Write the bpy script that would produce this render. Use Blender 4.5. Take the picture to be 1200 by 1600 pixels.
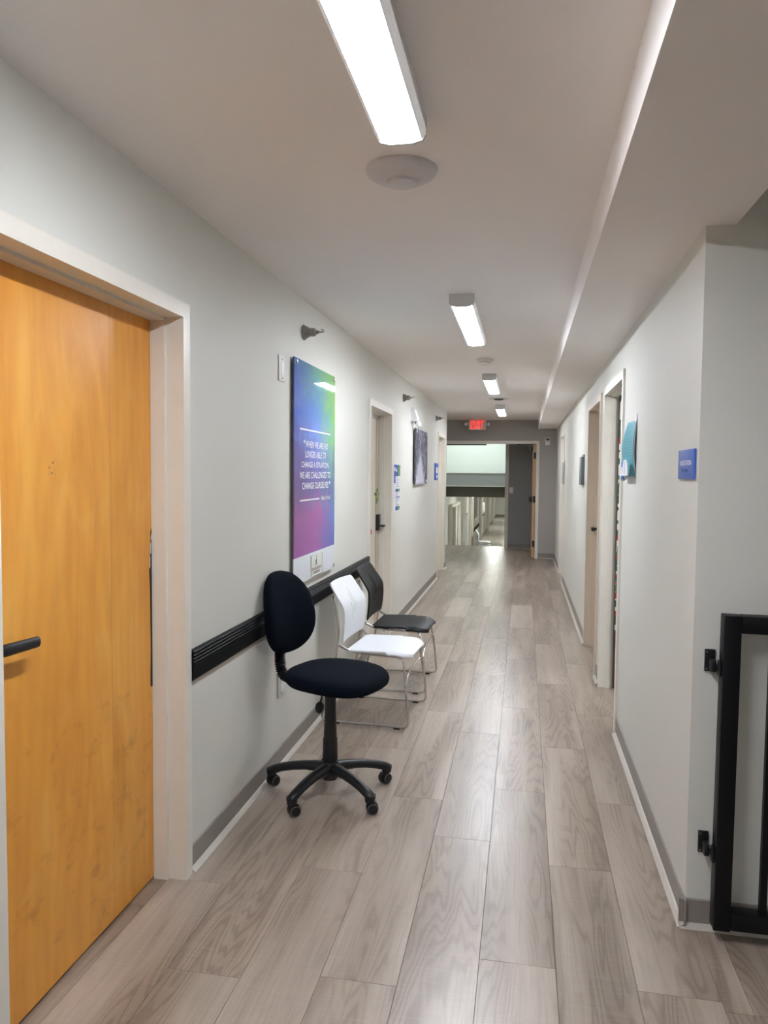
import bpy, bmesh, math, random
from mathutils import Vector, Matrix

for o in list(bpy.data.objects):
    bpy.data.objects.remove(o, do_unlink=True)
SC = bpy.context.scene
COL = SC.collection
R = random.Random(7)

# ------------------------------------------------------------------ camera
EYE = Vector((0.0, 0.0, 1.5))
F_PX, YAW, PITCH, ROLL = 1162.0, 0.18482, 0.05313, 0.00897
fwd = Vector((-math.sin(YAW), math.cos(YAW), 0)); rgt = Vector((math.cos(YAW), math.sin(YAW), 0)); up = Vector((0, 0, 1))
f2 = fwd * math.cos(PITCH) - up * math.sin(PITCH); u2 = up * math.cos(PITCH) + fwd * math.sin(PITCH)
r3 = rgt * math.cos(ROLL) + u2 * math.sin(ROLL); u3 = u2 * math.cos(ROLL) - rgt * math.sin(ROLL)
cam_d = bpy.data.cameras.new('camera'); cam = bpy.data.objects.new('camera', cam_d); COL.objects.link(cam)
M = Matrix.Identity(4)
for i in range(3):
    M[i][0], M[i][1], M[i][2], M[i][3] = r3[i], u3[i], -f2[i], EYE[i]
cam.matrix_world = M
cam_d.sensor_fit = 'VERTICAL'; cam_d.sensor_height = 32.0; cam_d.lens = F_PX / 1600.0 * 32.0
cam_d.clip_start = 0.05; cam_d.clip_end = 200
SC.camera = cam

# ------------------------------------------------------------------ world, exposure
w = bpy.data.worlds.new('world'); SC.world = w; w.use_nodes = True
w.node_tree.nodes['Background'].inputs[0].default_value = (0.8, 0.85, 0.9, 1)
w.node_tree.nodes['Background'].inputs[1].default_value = 0.05
SC.view_settings.view_transform = 'Standard'; SC.view_settings.look = 'None'
SC.view_settings.gamma = 1.0; SC.view_settings.use_curve_mapping = False
SC.view_settings.exposure = 1.55
SC.cycles.diffuse_bounces = 6
LAMP_POWER = 26.0          # radiance of the ceiling lamp lenses
STAIR_POWER = 2.7
LOWER_POWER = 13.0

# ------------------------------------------------------------------ materials
def lin(c):
    c = c / 255.0
    return c / 12.92 if c <= 0.04045 else ((c + 0.055) / 1.055) ** 2.4
def rgb(r, g, b): return (lin(r), lin(g), lin(b), 1.0)

class NT:
    def __init__(s, name):
        s.m = bpy.data.materials.new(name); s.m.use_nodes = True; s.t = s.m.node_tree
        s.b = s.t.nodes['Principled BSDF']
    def n(s, kind, **kw):
        x = s.t.nodes.new(kind)
        for k, v in kw.items(): setattr(x, k, v)
        return x
    def l(s, a, b): s.t.links.new(a, b)
    def val(s, sock, v):
        if hasattr(v, 'is_output') or hasattr(v, 'links'): s.l(v, sock)
        else: sock.default_value = v
    def math(s, op, a, b=0.0, c=None, clamp=False):
        x = s.n('ShaderNodeMath', operation=op, use_clamp=clamp)
        s.val(x.inputs[0], a); s.val(x.inputs[1], b)
        if c is not None: s.val(x.inputs[2], c)
        return x.outputs[0]
    def mix(s, f, a, b, blend='MIX'):
        x = s.n('ShaderNodeMix', data_type='RGBA', blend_type=blend)
        s.val(x.inputs[0], f); s.val(x.inputs[6], a); s.val(x.inputs[7], b)
        return x.outputs[2]
    def coord(s, out='Object', scale=(1, 1, 1), loc=(0, 0, 0), add=None):
        c = s.n('ShaderNodeTexCoord').outputs[out]
        if add is not None:
            a = s.n('ShaderNodeVectorMath', operation='ADD'); s.l(c, a.inputs[0]); s.l(add, a.inputs[1]); c = a.outputs[0]
        m = s.n('ShaderNodeMapping'); m.inputs['Scale'].default_value = scale; m.inputs['Location'].default_value = loc
        s.l(c, m.inputs[0]); return m.outputs[0]
    def noise(s, vec, scale=5, detail=3, rough=0.5, dist=0.0):
        x = s.n('ShaderNodeTexNoise'); s.l(vec, x.inputs['Vector'])
        x.inputs['Scale'].default_value = scale; x.inputs['Detail'].default_value = detail
        x.inputs['Roughness'].default_value = rough; x.inputs['Distortion'].default_value = dist
        return x.outputs[0]
    def ramp(s, f, stops, interp='LINEAR'):
        x = s.n('ShaderNodeValToRGB'); s.val(x.inputs[0], f); cr = x.color_ramp; cr.interpolation = interp
        while len(cr.elements) < len(stops): cr.elements.new(0.5)
        for e, (p, c) in zip(cr.elements, stops):
            e.position = p; e.color = c if len(c) == 4 else (*c, 1)
        return x.outputs[0]
    def sep(s, vec):
        x = s.n('ShaderNodeSeparateXYZ'); s.l(vec, x.inputs[0]); return x.outputs
    def bump(s, h, strength=0.1, dist=0.01):
        x = s.n('ShaderNodeBump'); x.inputs['Strength'].default_value = strength; x.inputs['Distance'].default_value = dist
        s.l(h, x.inputs['Height']); s.l(x.outputs[0], s.b.inputs['Normal'])
    def base(s, v): s.val(s.b.inputs['Base Color'], v)
    def rough(s, v): s.val(s.b.inputs['Roughness'], v)

MATS = {}
def plain(name, col, rough=0.5, metal=0.0, var=0.06, nscale=12, bump=0.0, bscale=200, spec=0.5, coat=0.0):
    if name in MATS: return MATS[name]
    t = NT(name); v = t.coord('Object')
    n = t.noise(v, nscale, 3)
    dark = tuple(c * (1 - var) for c in col[:3]) + (1,); lite = tuple(min(1, c * (1 + var)) for c in col[:3]) + (1,)
    t.base(t.mix(n, dark, lite)); t.b.inputs['Metallic'].default_value = metal
    t.rough(t.math('ADD', rough - 0.03, t.math('MULTIPLY', n, 0.06)))
    t.b.inputs['Specular IOR Level'].default_value = spec
    t.b.inputs['Coat Weight'].default_value = coat; t.b.inputs['Coat Roughness'].default_value = 0.08
    if bump > 0: t.bump(t.noise(v, bscale, 2), bump, 0.002)
    MATS[name] = t.m; return t.m

def emit(name, col, power):
    if name in MATS: return MATS[name]
    t = NT(name); t.base((0.8, 0.8, 0.8, 1) if col[1] > 0.5 else (0.3, 0.01, 0.01, 1)); n = t.noise(t.coord('Object'), 3, 1)
    t.b.inputs['Emission Color'].default_value = col
    t.val(t.b.inputs['Emission Strength'], t.math('MULTIPLY', power, t.math('ADD', 0.97, t.math('MULTIPLY', n, 0.06))))
    MATS[name] = t.m; return t.m

def wall_paint(name, col, rough=0.52, relief=True):
    t = NT(name); v = t.coord('Object', (1, 1, 2.5)); n = t.noise(v, 1.3, 2)
    t.base(t.mix(n, tuple(c * 0.965 for c in col[:3]) + (1,), tuple(c * 1.03 for c in col[:3]) + (1,)))
    t.rough(t.math('ADD', rough, t.math('MULTIPLY', n, 0.1)))
    if relief: t.bump(t.noise(v, 110, 1), 0.07, 0.003)
    MATS[name] = t.m; return t.m

W_WALL = wall_paint('grey paint', rgb(216, 215, 208))
W_CEIL = wall_paint('ceiling paint', rgb(244, 239, 236), 0.7, False)
W_END = wall_paint('taupe grey paint', rgb(172, 166, 160))
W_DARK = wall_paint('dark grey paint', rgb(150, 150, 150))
W_WHITE = wall_paint('white stairwell paint', rgb(228, 234, 228))
M_FRAME = plain('door frame paint', rgb(228, 223, 213), 0.35, bump=0.05, bscale=60, var=0.04)
M_BASE = plain('grey vinyl baseboard', rgb(140, 133, 126), 0.4, var=0.05)
M_SHOE = plain('pale shoe strip', rgb(185, 178, 168), 0.35)
M_BLACKRAIL = plain('black rail vinyl', rgb(11, 12, 15), 0.6, var=0.15, spec=0.12)
M_RIDGE = plain('black ridge vinyl', rgb(12, 13, 16), 0.5, var=0.15, spec=0.14)
M_BLACK = plain('black plastic', rgb(17, 18, 22), 0.42, var=0.15)
M_FABRIC = plain('navy black fabric', rgb(4, 12, 24), 0.9, var=0.2, nscale=90, bump=0.35, bscale=900, spec=0.12)
M_GATE = plain('black powder coat', rgb(6, 7, 11), 0.42, var=0.15, spec=0.3)
M_CHROME = plain('chrome tube', rgb(215, 212, 208), 0.16, 1.0, var=0.03)
M_STEEL = plain('dull steel', rgb(150, 148, 144), 0.32, 1.0, var=0.12, nscale=40)
M_WHITEP = plain('white plastic', rgb(238, 240, 242), 0.4, var=0.02)
M_OFFWHITE = plain('off white plastic', rgb(222, 220, 214), 0.4, var=0.03)
M_APWHITE = plain('access point plastic', rgb(214, 211, 214), 0.45, var=0.02)
M_HOUSING = plain('lamp housing enamel', rgb(214, 214, 214), 0.4, var=0.02)
M_LENSEDGE = emit('frosted lens side', (0.95, 0.97, 1.0, 1), 0.07)
M_LENS = emit('lamp lens', (0.93, 0.98, 1.06, 1), LAMP_POWER)
M_STAIRLENS = emit('stairwell lamp lens', (0.93, 0.985, 0.98, 1), STAIR_POWER)
M_LOWLENS = emit('lower corridor lamp lens', (0.95, 1.0, 0.93, 1), LOWER_POWER)
M_RED = emit('exit red', (1.0, 0.02, 0.015, 1), 0.9)
M_BLUE = plain('sign blue', rgb(62, 98, 188), 0.4, var=0.05)
M_BLUEDK = plain('sign blue dots', rgb(40, 62, 130), 0.4)
M_WHITEINK = plain('white ink', rgb(240, 240, 245), 0.5, var=0.01)
M_DARKINK = plain('dark ink', rgb(88, 92, 88), 0.6)
M_REDINK = plain('brown ink', rgb(150, 130, 122), 0.6)
M_TAN = plain('bare wood edge', rgb(196, 158, 112), 0.5, var=0.12, nscale=30)
M_PALEDOOR = plain('pale door paint', rgb(208, 204, 196), 0.4, var=0.03)
M_PINKDOOR = plain('pale wood door', rgb(205, 190, 172), 0.4, var=0.05, nscale=5)
M_BROWNDOOR = plain('brown door', rgb(72, 55, 47), 0.45, var=0.1)
M_PAPER = plain('white paper', rgb(226, 226, 232), 0.6, var=0.02)
M_TEAL = None

def maple():
    t = NT('maple veneer'); v = t.coord('Object', (1, 1, 1))
    s = t.sep(v)
    seam = t.math('GREATER_THAN', s[1], 0.20)                      # two veneer leaves
    off = t.n('ShaderNodeCombineXYZ'); t.l(t.math('MULTIPLY', seam, 3.7), off.inputs[1]); t.l(t.math('MULTIPLY', seam, 1.3), off.inputs[2])
    g = t.coord('Object', (2, 3.4, 0.8), add=off.outputs[0])
    big = t.noise(g, 1.6, 4, 0.55, 1.2)
    wv = t.n('ShaderNodeTexWave', wave_type='RINGS', rings_direction='X'); t.l(t.coord('Object', (1, 1.0, 0.16), add=off.outputs[0]), wv.inputs[0])
    wv.inputs['Scale'].default_value = 7; wv.inputs['Distortion'].default_value = 4.5; wv.inputs['Detail'].default_value = 3; wv.inputs['Detail Scale'].default_value = 1.4
    fine = t.noise(t.coord('Object', (30, 60, 2.5), add=off.outputs[0]), 3, 3)
    blot = t.noise(t.coord('Object', (1, 3, 1.6)), 2.6, 3, 0.5, 0.8)
    c = t.ramp(big, [(0.25, rgb(216, 140, 44)), (0.55, rgb(234, 163, 62)), (0.8, rgb(244, 184, 86))])
    c = t.mix(t.math('MULTIPLY', wv.outputs[1], 0.10), c, rgb(180, 104, 30))
    c = t.mix(t.math('MULTIPLY', fine, 0.14), c, rgb(246, 196, 112))
    c = t.mix(t.ramp(blot, [(0.55, (0, 0, 0)), (0.75, (0.3, 0.3, 0.3))]), c, rgb(246, 196, 110))
    line = t.math('LESS_THAN', t.math('ABSOLUTE', t.math('SUBTRACT', s[1], 0.20)), 0.0016)
    c = t.mix(t.math('MULTIPLY', line, 0.35), c, rgb(150, 92, 40))
    # darker mottling on the lower part of the leaf and a cluster of old dents
    low_mottle = t.noise(t.coord('Object', (1, 4, 5)), 3, 5, 0.65)
    c = t.mix(t.math('MULTIPLY', t.ramp(low_mottle, [(0.55, (0, 0, 0)), (0.72, (1, 1, 1))]), t.math('MULTIPLY', 0.38, t.math('LESS_THAN', s[2], 0.75))), c, rgb(150, 96, 50))
    t.base(c); t.rough(t.math('ADD', 0.27, t.math('MULTIPLY', big, 0.14)))
    t.bump(fine, 0.03, 0.001); return t.m
M_MAPLE = maple()

def plank_mat():
    t = NT('washed oak plank')
    rnd = t.n('ShaderNodeObjectInfo').outputs['Random']
    off = t.n('ShaderNodeCombineXYZ'); t.l(t.math('MULTIPLY', rnd, 61.0), off.inputs[0]); t.l(t.math('MULTIPLY', rnd, 143.0), off.inputs[1]); t.l(t.math('MULTIPLY', rnd, 17.0), off.inputs[2])
    o = off.outputs[0]
    broad = t.noise(t.coord('Object', (7.0, 0.6, 1), add=o), 1.0, 2, 0.5, 0.4)
    rings = t.noise(t.coord('Object', (5.5, 0.62, 1), add=o), 1.0, 3, 0.42, 0.25)          # contour lines of a stretched noise read as cathedral grain
    ch = t.math('ADD', 0.5, t.math('MULTIPLY', t.math('SINE', t.math('MULTIPLY', rings, 150.0)), 0.5))
    fine = t.noise(t.coord('Object', (170, 3.0, 1), add=o), 1.0, 3, 0.6)
    cross = t.noise(t.coord('Object', (9, 210, 1), add=o), 1.0, 1, 0.5)
    mask = t.ramp(broad, [(0.42, (1, 1, 1)), (0.58, (0.15, 0.15, 0.15))])
    c = t.ramp(broad, [(0.26, rgb(128, 111, 97)), (0.46, rgb(154, 138, 124)), (0.72, rgb(178, 165, 152))])
    c = t.mix(t.math('MULTIPLY', t.math('MULTIPLY', t.ramp(ch, [(0.45, (0, 0, 0)), (0.98, (1, 1, 1))]), mask), 0.50), c, rgb(98, 84, 73))
    c = t.mix(t.math('MULTIPLY', t.ramp(fine, [(0.50, (0, 0, 0)), (0.72, (1, 1, 1))]), 0.30), c, rgb(112, 97, 85))
    c = t.mix(t.math('MULTIPLY', t.ramp(cross, [(0.5, (0, 0, 0)), (0.8, (1, 1, 1))]), 0.12), c, rgb(200, 190, 180))
    v = t.math('ADD', 0.90, t.math('MULTIPLY', rnd, 0.18))
    vm = t.n('ShaderNodeVectorMath', operation='SCALE'); t.l(c, vm.inputs[0]); t.l(v, vm.inputs['Scale'])
    t.base(vm.outputs[0])
    t.rough(t.math('ADD', 0.215, t.math('ADD', t.math('MULTIPLY', fine, 0.12), t.math('MULTIPLY', broad, 0.08))))
    t.b.inputs['Specular IOR Level'].default_value = 0.85
    t.bump(t.math('ADD', fine, t.math('MULTIPLY', ch, -0.5)), 0.14, 0.0012)
    return t.m
M_PLANK = plank_mat()
M_SEAM = plain('dark seam', rgb(70, 62, 56), 0.8)

def lower_tile():
    t = NT('lower corridor floor'); v = t.coord('Object')
    b = t.n('ShaderNodeTexBrick'); t.l(v, b.inputs[0]); b.inputs['Scale'].default_value = 1.0
    b.inputs['Brick Width'].default_value = 0.23; b.inputs['Row Height'].default_value = 1.26
    b.inputs['Color1'].default_value = rgb(168, 160, 150); b.inputs['Color2'].default_value = rgb(178, 170, 160); b.inputs['Mortar'].default_value = rgb(130, 122, 114)
    b.inputs['Mortar Size'].default_value = 0.004
    t.base(b.outputs[0]); t.rough(t.math('ADD', 0.2, t.math('MULTIPLY', t.noise(v, 4, 2), 0.1))); return t.m
M_LOWFLOOR = lower_tile()

# ------------------------------------------------------------------ mesh helpers
class MB:
    def __init__(s): s.bm = bmesh.new()
    def box(s, lo, hi, bevel=0.0, seg=2):
        r = bmesh.ops.create_cube(s.bm, size=1.0)['verts']
        lo, hi = Vector(lo), Vector(hi); c, d = (lo + hi) / 2, hi - lo
        for v in r: v.co = Vector((v.co.x * d.x, v.co.y * d.y, v.co.z * d.z)) + c
        if bevel > 0:
            es = list({e for v in r for e in v.link_edges})
            bmesh.ops.bevel(s.bm, geom=es, offset=bevel, segments=seg, affect='EDGES', profile=0.6)
        return s
    def prism(s, poly, axis, lo, hi):
        ax = 'XYZ'.index(axis); oth = [i for i in range(3) if i != ax]
        def mk(h):
            out = []
            for a, b in poly:
                c = [0, 0, 0]; c[ax] = h; c[oth[0]] = a; c[oth[1]] = b; out.append(s.bm.verts.new(c))
            return out
        A, B = mk(lo), mk(hi); n = len(poly)
        fs = [s.bm.faces.new(A), s.bm.faces.new(B[::-1])]
        for i in range(n):
            fs.append(s.bm.faces.new((A[i], B[i], B[(i + 1) % n], A[(i + 1) % n])))
        bmesh.ops.recalc_face_normals(s.bm, faces=fs); return s
    def rings(s, rings, closed=True, caps=True):
        V = [[s.bm.verts.new(p) for p in r] for r in rings]; fs = []
        for a, b in zip(V, V[1:]):
            n = len(a)
            for i in range(n if closed else n - 1):
                fs.append(s.bm.faces.new((a[i], a[(i + 1) % n], b[(i + 1) % n], b[i])))
        if caps:
            fs.append(s.bm.faces.new(V[0][::-1])); fs.append(s.bm.faces.new(V[-1]))
        bmesh.ops.recalc_face_normals(s.bm, faces=fs); return s
    def lathe(s, prof, origin=(0, 0, 0), axis=(0, 0, 1), n=24, sx=1.0, sy=1.0):
        ax = Vector(axis).normalized(); t = Vector((1, 0, 0)) if abs(ax.x) < 0.9 else Vector((0, 1, 0))
        u = ax.cross(t).normalized(); v = ax.cross(u); o = Vector(origin)
        rs = [[o + ax * h + (u * math.cos(2 * math.pi * k / n) * sx + v * math.sin(2 * math.pi * k / n) * sy) * max(r, 1e-4) for k in range(n)] for r, h in prof]
        return s.rings(rs)
    def cyl(s, p0, p1, r0, r1=None, n=16):
        p0, p1 = Vector(p0), Vector(p1)
        return s.lathe([(r0, 0), (r0 if r1 is None else r1, (p1 - p0).length)], p0, p1 - p0, n)
    def tube(s, pts, r, n=10, squash=None):
        P = [Vector(p) for p in pts]; rs = []
        t0 = (P[1] - P[0]).normalized(); a = Vector((0, 0, 1)) if abs(t0.z) < 0.9 else Vector((1, 0, 0))
        nrm = t0.cross(a).normalized()
        for i, p in enumerate(P):
            t = ((P[min(i + 1, len(P) - 1)] - P[i]).normalized() + (P[i] - P[max(i - 1, 0)]).normalized())
            t = t.normalized() if t.length > 1e-6 else t0
            nrm = (nrm - t * nrm.dot(t)).normalized(); b = t.cross(nrm)
            rr = r[i] if isinstance(r, (list, tuple)) else r
            sq = squash if squash else (1, 1)
            rs.append([p + (nrm * math.cos(2 * math.pi * k / n) * sq[0] + b * math.sin(2 * math.pi * k / n) * sq[1]) * rr for k in range(n)])
        return s.rings(rs)
    def move(s, mat): bmesh.ops.transform(s.bm, matrix=mat, verts=s.bm.verts); return s
    def build(s, name, mat, parent=None, smooth=None, loc=None):
        me = bpy.data.meshes.new(name); s.bm.to_mesh(me); s.bm.free()
        if smooth is not None:
            for p in me.polygons: p.use_smooth = True
            me.set_sharp_from_angle(angle=math.radians(smooth))
        me.materials.append(mat)
        o = bpy.data.objects.new(name, me); COL.objects.link(o)
        if parent is not None: o.parent = parent
        if loc is not None: o.location = loc
        return o

def bx(name, lo, hi, mat, parent=None, bevel=0.0, seg=2):
    return MB().box(lo, hi, bevel, seg).build(name, mat, parent, 40 if bevel else None)
def tag(o, label=None, cat=None, group=None, kind=None):
    if label: o['label'] = label
    if cat: o['category'] = cat
    if group: o['group'] = group
    if kind: o['kind'] = kind
    return o
def struct(o, label=None): return tag(o, label, None, None, 'structure')
def empty(name, loc=(0, 0, 0), rz=0.0):
    o = bpy.data.objects.new(name, None); COL.objects.link(o); o.location = loc; o.rotation_euler = (0, 0, rz)
    o.empty_display_size = 0.1; return o
def roundpath(pts, rad, seg=5):
    P = [Vector(p) for p in pts]; out = [P[0]]
    for i in range(1, len(P) - 1):
        a, b, c = P[i - 1], P[i], P[i + 1]; d1 = (a - b); d2 = (c - b)
        rr = min(rad, d1.length * 0.49, d2.length * 0.49); p1 = b + d1.normalized() * rr; p2 = b + d2.normalized() * rr
        for k in range(seg + 1):
            t = k / seg; out.append(p1 * (1 - t) ** 2 + b * 2 * t * (1 - t) + p2 * t * t)
    out.append(P[-1]); return out
def lettering(name, body, wdt, hgt, origin, xdir, mat, parent, off=0.0006, align='C', bold=0.006):
    """flat print: text fitted into wdt x hgt, centred (or left) at origin, reading along xdir, up = +Z"""
    cu = bpy.data.curves.new('t', 'FONT'); cu.body = body; cu.extrude = 0.0; cu.resolution_u = 3; cu.offset = bold
    t = bpy.data.objects.new('t', cu); COL.objects.link(t)
    dg = bpy.context.evaluated_depsgraph_get(); me = bpy.data.meshes.new_from_object(t.evaluated_get(dg))
    bpy.data.objects.remove(t, do_unlink=True)
    xs = [v.co.x for v in me.vertices]; ys = [v.co.y for v in me.vertices]
    x0, x1, y0, y1 = min(xs), max(xs), min(ys), max(ys)
    xd = Vector(xdir); nrm = xd.cross(Vector((0, 0, 1)))
    for v in me.vertices:
        a = (v.co.x - x0) / (x1 - x0) - (0.5 if align == 'C' else 0.0); b = (v.co.y - y0) / (y1 - y0) - 0.5
        v.co = Vector(origin) + xd * a * wdt + Vector((0, 0, 1)) * b * hgt + nrm * off
    me.materials.clear(); me.materials.append(mat); me.name = name
    o = bpy.data.objects.new(name, me); COL.objects.link(o); o.parent = parent; return o

XL, XR, ZC = -1.20, 0.555, 2.445
YEND = 13.40

# ================================================================== SETTING
# ---- walls (outline polygons in Y,Z with door notches, extruded through the thickness)
def wall_with_doors(name, x0, x1, y0, y1, z1, doors, mat):
    poly = [(y0, 0)]
    for a, b, h in doors: poly += [(a, 0), (a, h), (b, h), (b, 0)]
    poly += [(y1, 0), (y1, z1), (y0, z1)]
    return struct(MB().prism(poly, 'X', x0, x1).build(name, mat))
JT = 0.02
D1, D2, D3 = (1.525, 2.474, 2.040), (5.775, 6.71, 2.027), (10.55, 11.38, 2.025)
R1, R2, R3 = (4.45, 5.37, 2.045), (5.70, 6.64, 2.043), (10.6, 11.5, 2.043)
cut = lambda d: (d[0] - JT, d[1] + JT, d[2] + JT)
wall_with_doors('wall_left', XL - 0.16, XL, -4.0, 11.74, ZC, [cut(D1), cut(D2), cut(D3)], W_WALL)
wall_with_doors('wall_right', XR, XR + 0.10, 2.55, YEND, ZC, [cut(R1), cut(R2), cut(R3)], W_WALL)
struct(bx('wall_return', (XR + 0.10, 2.55, 0), (2.7, 2.69, 3.3), W_WALL))
struct(bx('wall_return_upper', (XR, 2.55, ZC), (XR + 0.10, 2.69, 3.3), W_WALL))
struct(bx('wall_side', (2.7, -4.0, 0), (2.82, 2.69, 3.3), W_WALL))
struct(bx('wall_back', (-1.36, -4.12, 0), (2.82, -4.0, 3.3), W_WALL))
struct(bx('wall_alcove', (-2.62, 11.6, 0), (-2.5, YEND, ZC), W_END))
struct(bx('wall_alcove_near', (-2.5, 11.6, 0), (-1.36, 11.74, ZC), W_END))
# end wall with the double doorway
EX0, EX1, EH = -1.52, 0.215, 2.028
struct(MB().prism([(-2.62, 0), (EX0 - JT, 0), (EX0 - JT, EH + JT), (EX1 + JT, EH + JT), (EX1 + JT, 0), (XR + 0.14, 0), (XR + 0.14, ZC), (-2.62, ZC)], 'Y', YEND, YEND + 0.14).build('wall_end', W_END))

# ---- ceiling and soffit
struct(bx('ceiling', (-2.62, -4.12, ZC), (0.25, YEND + 0.14, ZC + 0.1), W_CEIL))
struct(MB().prism([(0.235, 2.29), (0.235, ZC), (XR, ZC), (XR, 2.29)], 'Y', 2.55, YEND).build('ceiling_soffit', W_CEIL))
struct(MB().prism([(0.235, 2.29), (0.235, 2.62), (0.645, 2.62), (0.645, 2.29)], 'Y', -4.0, 2.55).build('ceiling_soffit', W_CEIL))
struct(bx('ceiling_side', (0.645, -4.12, 2.75), (2.82, 2.69, 2.85), W_CEIL))

# ---- floor: slab with the planks laid on it
floor = struct(bx('floor', (-2.62, -4.12, -0.12), (2.82, 15.42, -0.0045), M_SEAM))
PW, PL, X0 = 0.2305, 1.264, -0.107
JOINT = {-5: 2.30, -4: 2.481, -3: 2.015, -2: 2.653, -1: 2.07, 0: 2.992, 1: 2.243, 2: 2.85, 3: 3.454, 4: 2.15, 5: 2.7}
def plank_mesh(wd, ln):
    g = 0.0005; m = MB(); h = 0.0045
    b = m.bm; x, y = wd / 2 - g, ln / 2 - g; c = 0.0007
    m.rings([[(-x, -y, -h), (x, -y, -h), (x, y, -h), (-x, y, -h)], [(-x, -y, -c), (x, -y, -c), (x, y, -c), (-x, y, -c)],
             [(-x + c, -y + c, 0), (x - c, -y + c, 0), (x - c, y - c, 0), (-x + c, y - c, 0)]])
    me = bpy.data.meshes.new('plank'); b.to_mesh(me); b.free(); me.materials.append(M_PLANK); return me
PM = {}
def lay(x0, x1, y0, y1):
    key = (round(x1 - x0, 4), round(y1 - y0, 4))
    if key not in PM: PM[key] = plank_mesh(*key)
    o = bpy.data.objects.new('plank', PM[key]); COL.objects.link(o); o.parent = floor
    o.location = ((x0 + x1) / 2, (y0 + y1) / 2, 0)
for k in range(-11, 12):
    xa = X0 + (k - 1) * PW; xb = xa + PW
    ph = JOINT.get(k, 2.0 + (k * 0.37) % 1.26)
    j = math.floor((0.3 - ph) / PL)
    while ph + j * PL < 15.4:
        ya, yb = ph + j * PL, ph + (j + 1) * PL; j += 1
        for (rx0, rx1, ry0, ry1) in ((-1.50, 0.66, 0.3, 11.74), (0.66, 1.9, 0.3, 2.56), (-2.5, 0.66, 11.74, 15.40), (0.66, 0.9, YEND, 15.0)):
            a, b, c, d = max(xa, rx0), min(xb, rx1), max(ya, ry0), min(yb, ry1)
            if b - a > 0.006 and d - c > 0.006: lay(a, b, c, d)

# ---- doors
def door_frame(n, side, op, xw, depth=0.155, stop=(0.055, 0.11), cw=0.052, mat=None):
    """hollow metal frame in a side wall; side -1 = left wall, +1 = right wall; xw = wall face"""
    a, b, h = op; s = side; mat = mat or M_FRAME
    root = struct(empty('door_%d' % n, (xw, (a + b) / 2, 0)))
    c = (a + b) / 2; A, B = a - c, b - c
    U = lambda o, i: [(A - o, 0), (A - o, h + o), (B + o, h + o), (B + o, 0), (B + i, 0), (B + i, h + i), (A + -i, h + i), (A - i, 0)]
    def ux(name, o, i, xa, xb, zc=0.0):
        poly = [(A - o, zc), (A - o, h + o), (B + o, h + o), (B + o, zc), (B + i, zc), (B + i, h + i), (A - i, h + i), (A - i, zc)]
        return MB().prism(poly, 'X', min(xa, xb), max(xa, xb)).build(name, mat, root)
    ux('door_casing', cw, 0.0, -s * 0.013, s * 0.0002)
    ux('door_jamb', JT - 0.001, 0.0, s * 0.0003, s * depth)
    ux('door_stop', 0.0, -0.011, s * stop[0], s * stop[1])
    return root, c
# door 1, the maple door
d1, c1 = door_frame(1, -1, D1, XL)
A, B, H = D1[0] - c1, D1[1] - c1, D1[2]
leaf = bx('door_leaf', (-0.155, A + 0.003, 0.006), (-0.111, B - 0.004, H - 0.004), M_MAPLE, d1, 0.0015, 1)
tag(leaf, 'orange maple veneer door leaf')
rose_y = 1.615 - c1
MB().lathe([(0.034, 0), (0.034, 0.006), (0.030, 0.011), (0.013, 0.012), (0.011, 0.05), (0.0, 0.052)], (-0.111, rose_y, 1.047), (1, 0, 0), 28).build('lever_rose', M_BLACK, leaf, 35)
lv = MB().tube(roundpath([(-0.068, rose_y - 0.006, 1.047), (-0.062, rose_y + 0.02, 1.047), (-0.062, rose_y + 0.14, 1.042)], 0.01), [0.012, 0.013, 0.0135, 0.0135, 0.0135, 0.0135, 0.0135, 0.0125], 12, (0.75, 1.2))
lv.build('lever_handle', M_BLACK, leaf, 40)
gd = MB().prism([(B - 0.022, 0.72), (B - 0.0115, 0.72), (B - 0.0115, 1.29), (B - 0.014, 1.28), (B - 0.018, 1.22), (B - 0.026, 1.14), (B - 0.020, 1.05), (B - 0.018, 0.85), (B - 0.022, 0.75)], 'X', -0.1115, -0.1085).build('finger_guard', M_BLACK, d1)
for i, (yy, z0, z1) in enumerate(((B - 0.020, 1.20, 1.245), (B - 0.0265, 1.15, 1.195), (B - 0.015, 1.25, 1.275))):
    MB().prism([(yy - 0.003, z0), (yy + 0.002, z0 + 0.006), (yy + 0.003, z1), (yy - 0.001, z1 - 0.012)], 'X', -0.1085, -0.1075).build('torn_strip', M_WHITEINK, gd)
for i in range(9):          # old dents in the veneer
    yy = 1.905 - c1 + R.uniform(-0.022, 0.022); zz = 1.505 + R.uniform(-0.022, 0.022)
    MB().box((-0.1112, yy - 0.0016, zz - 0.003), (-0.1105, yy + 0.0016, zz + 0.003)).build('dent_mark', M_TAN if i % 3 else M_BROWNDOOR, leaf)
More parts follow.
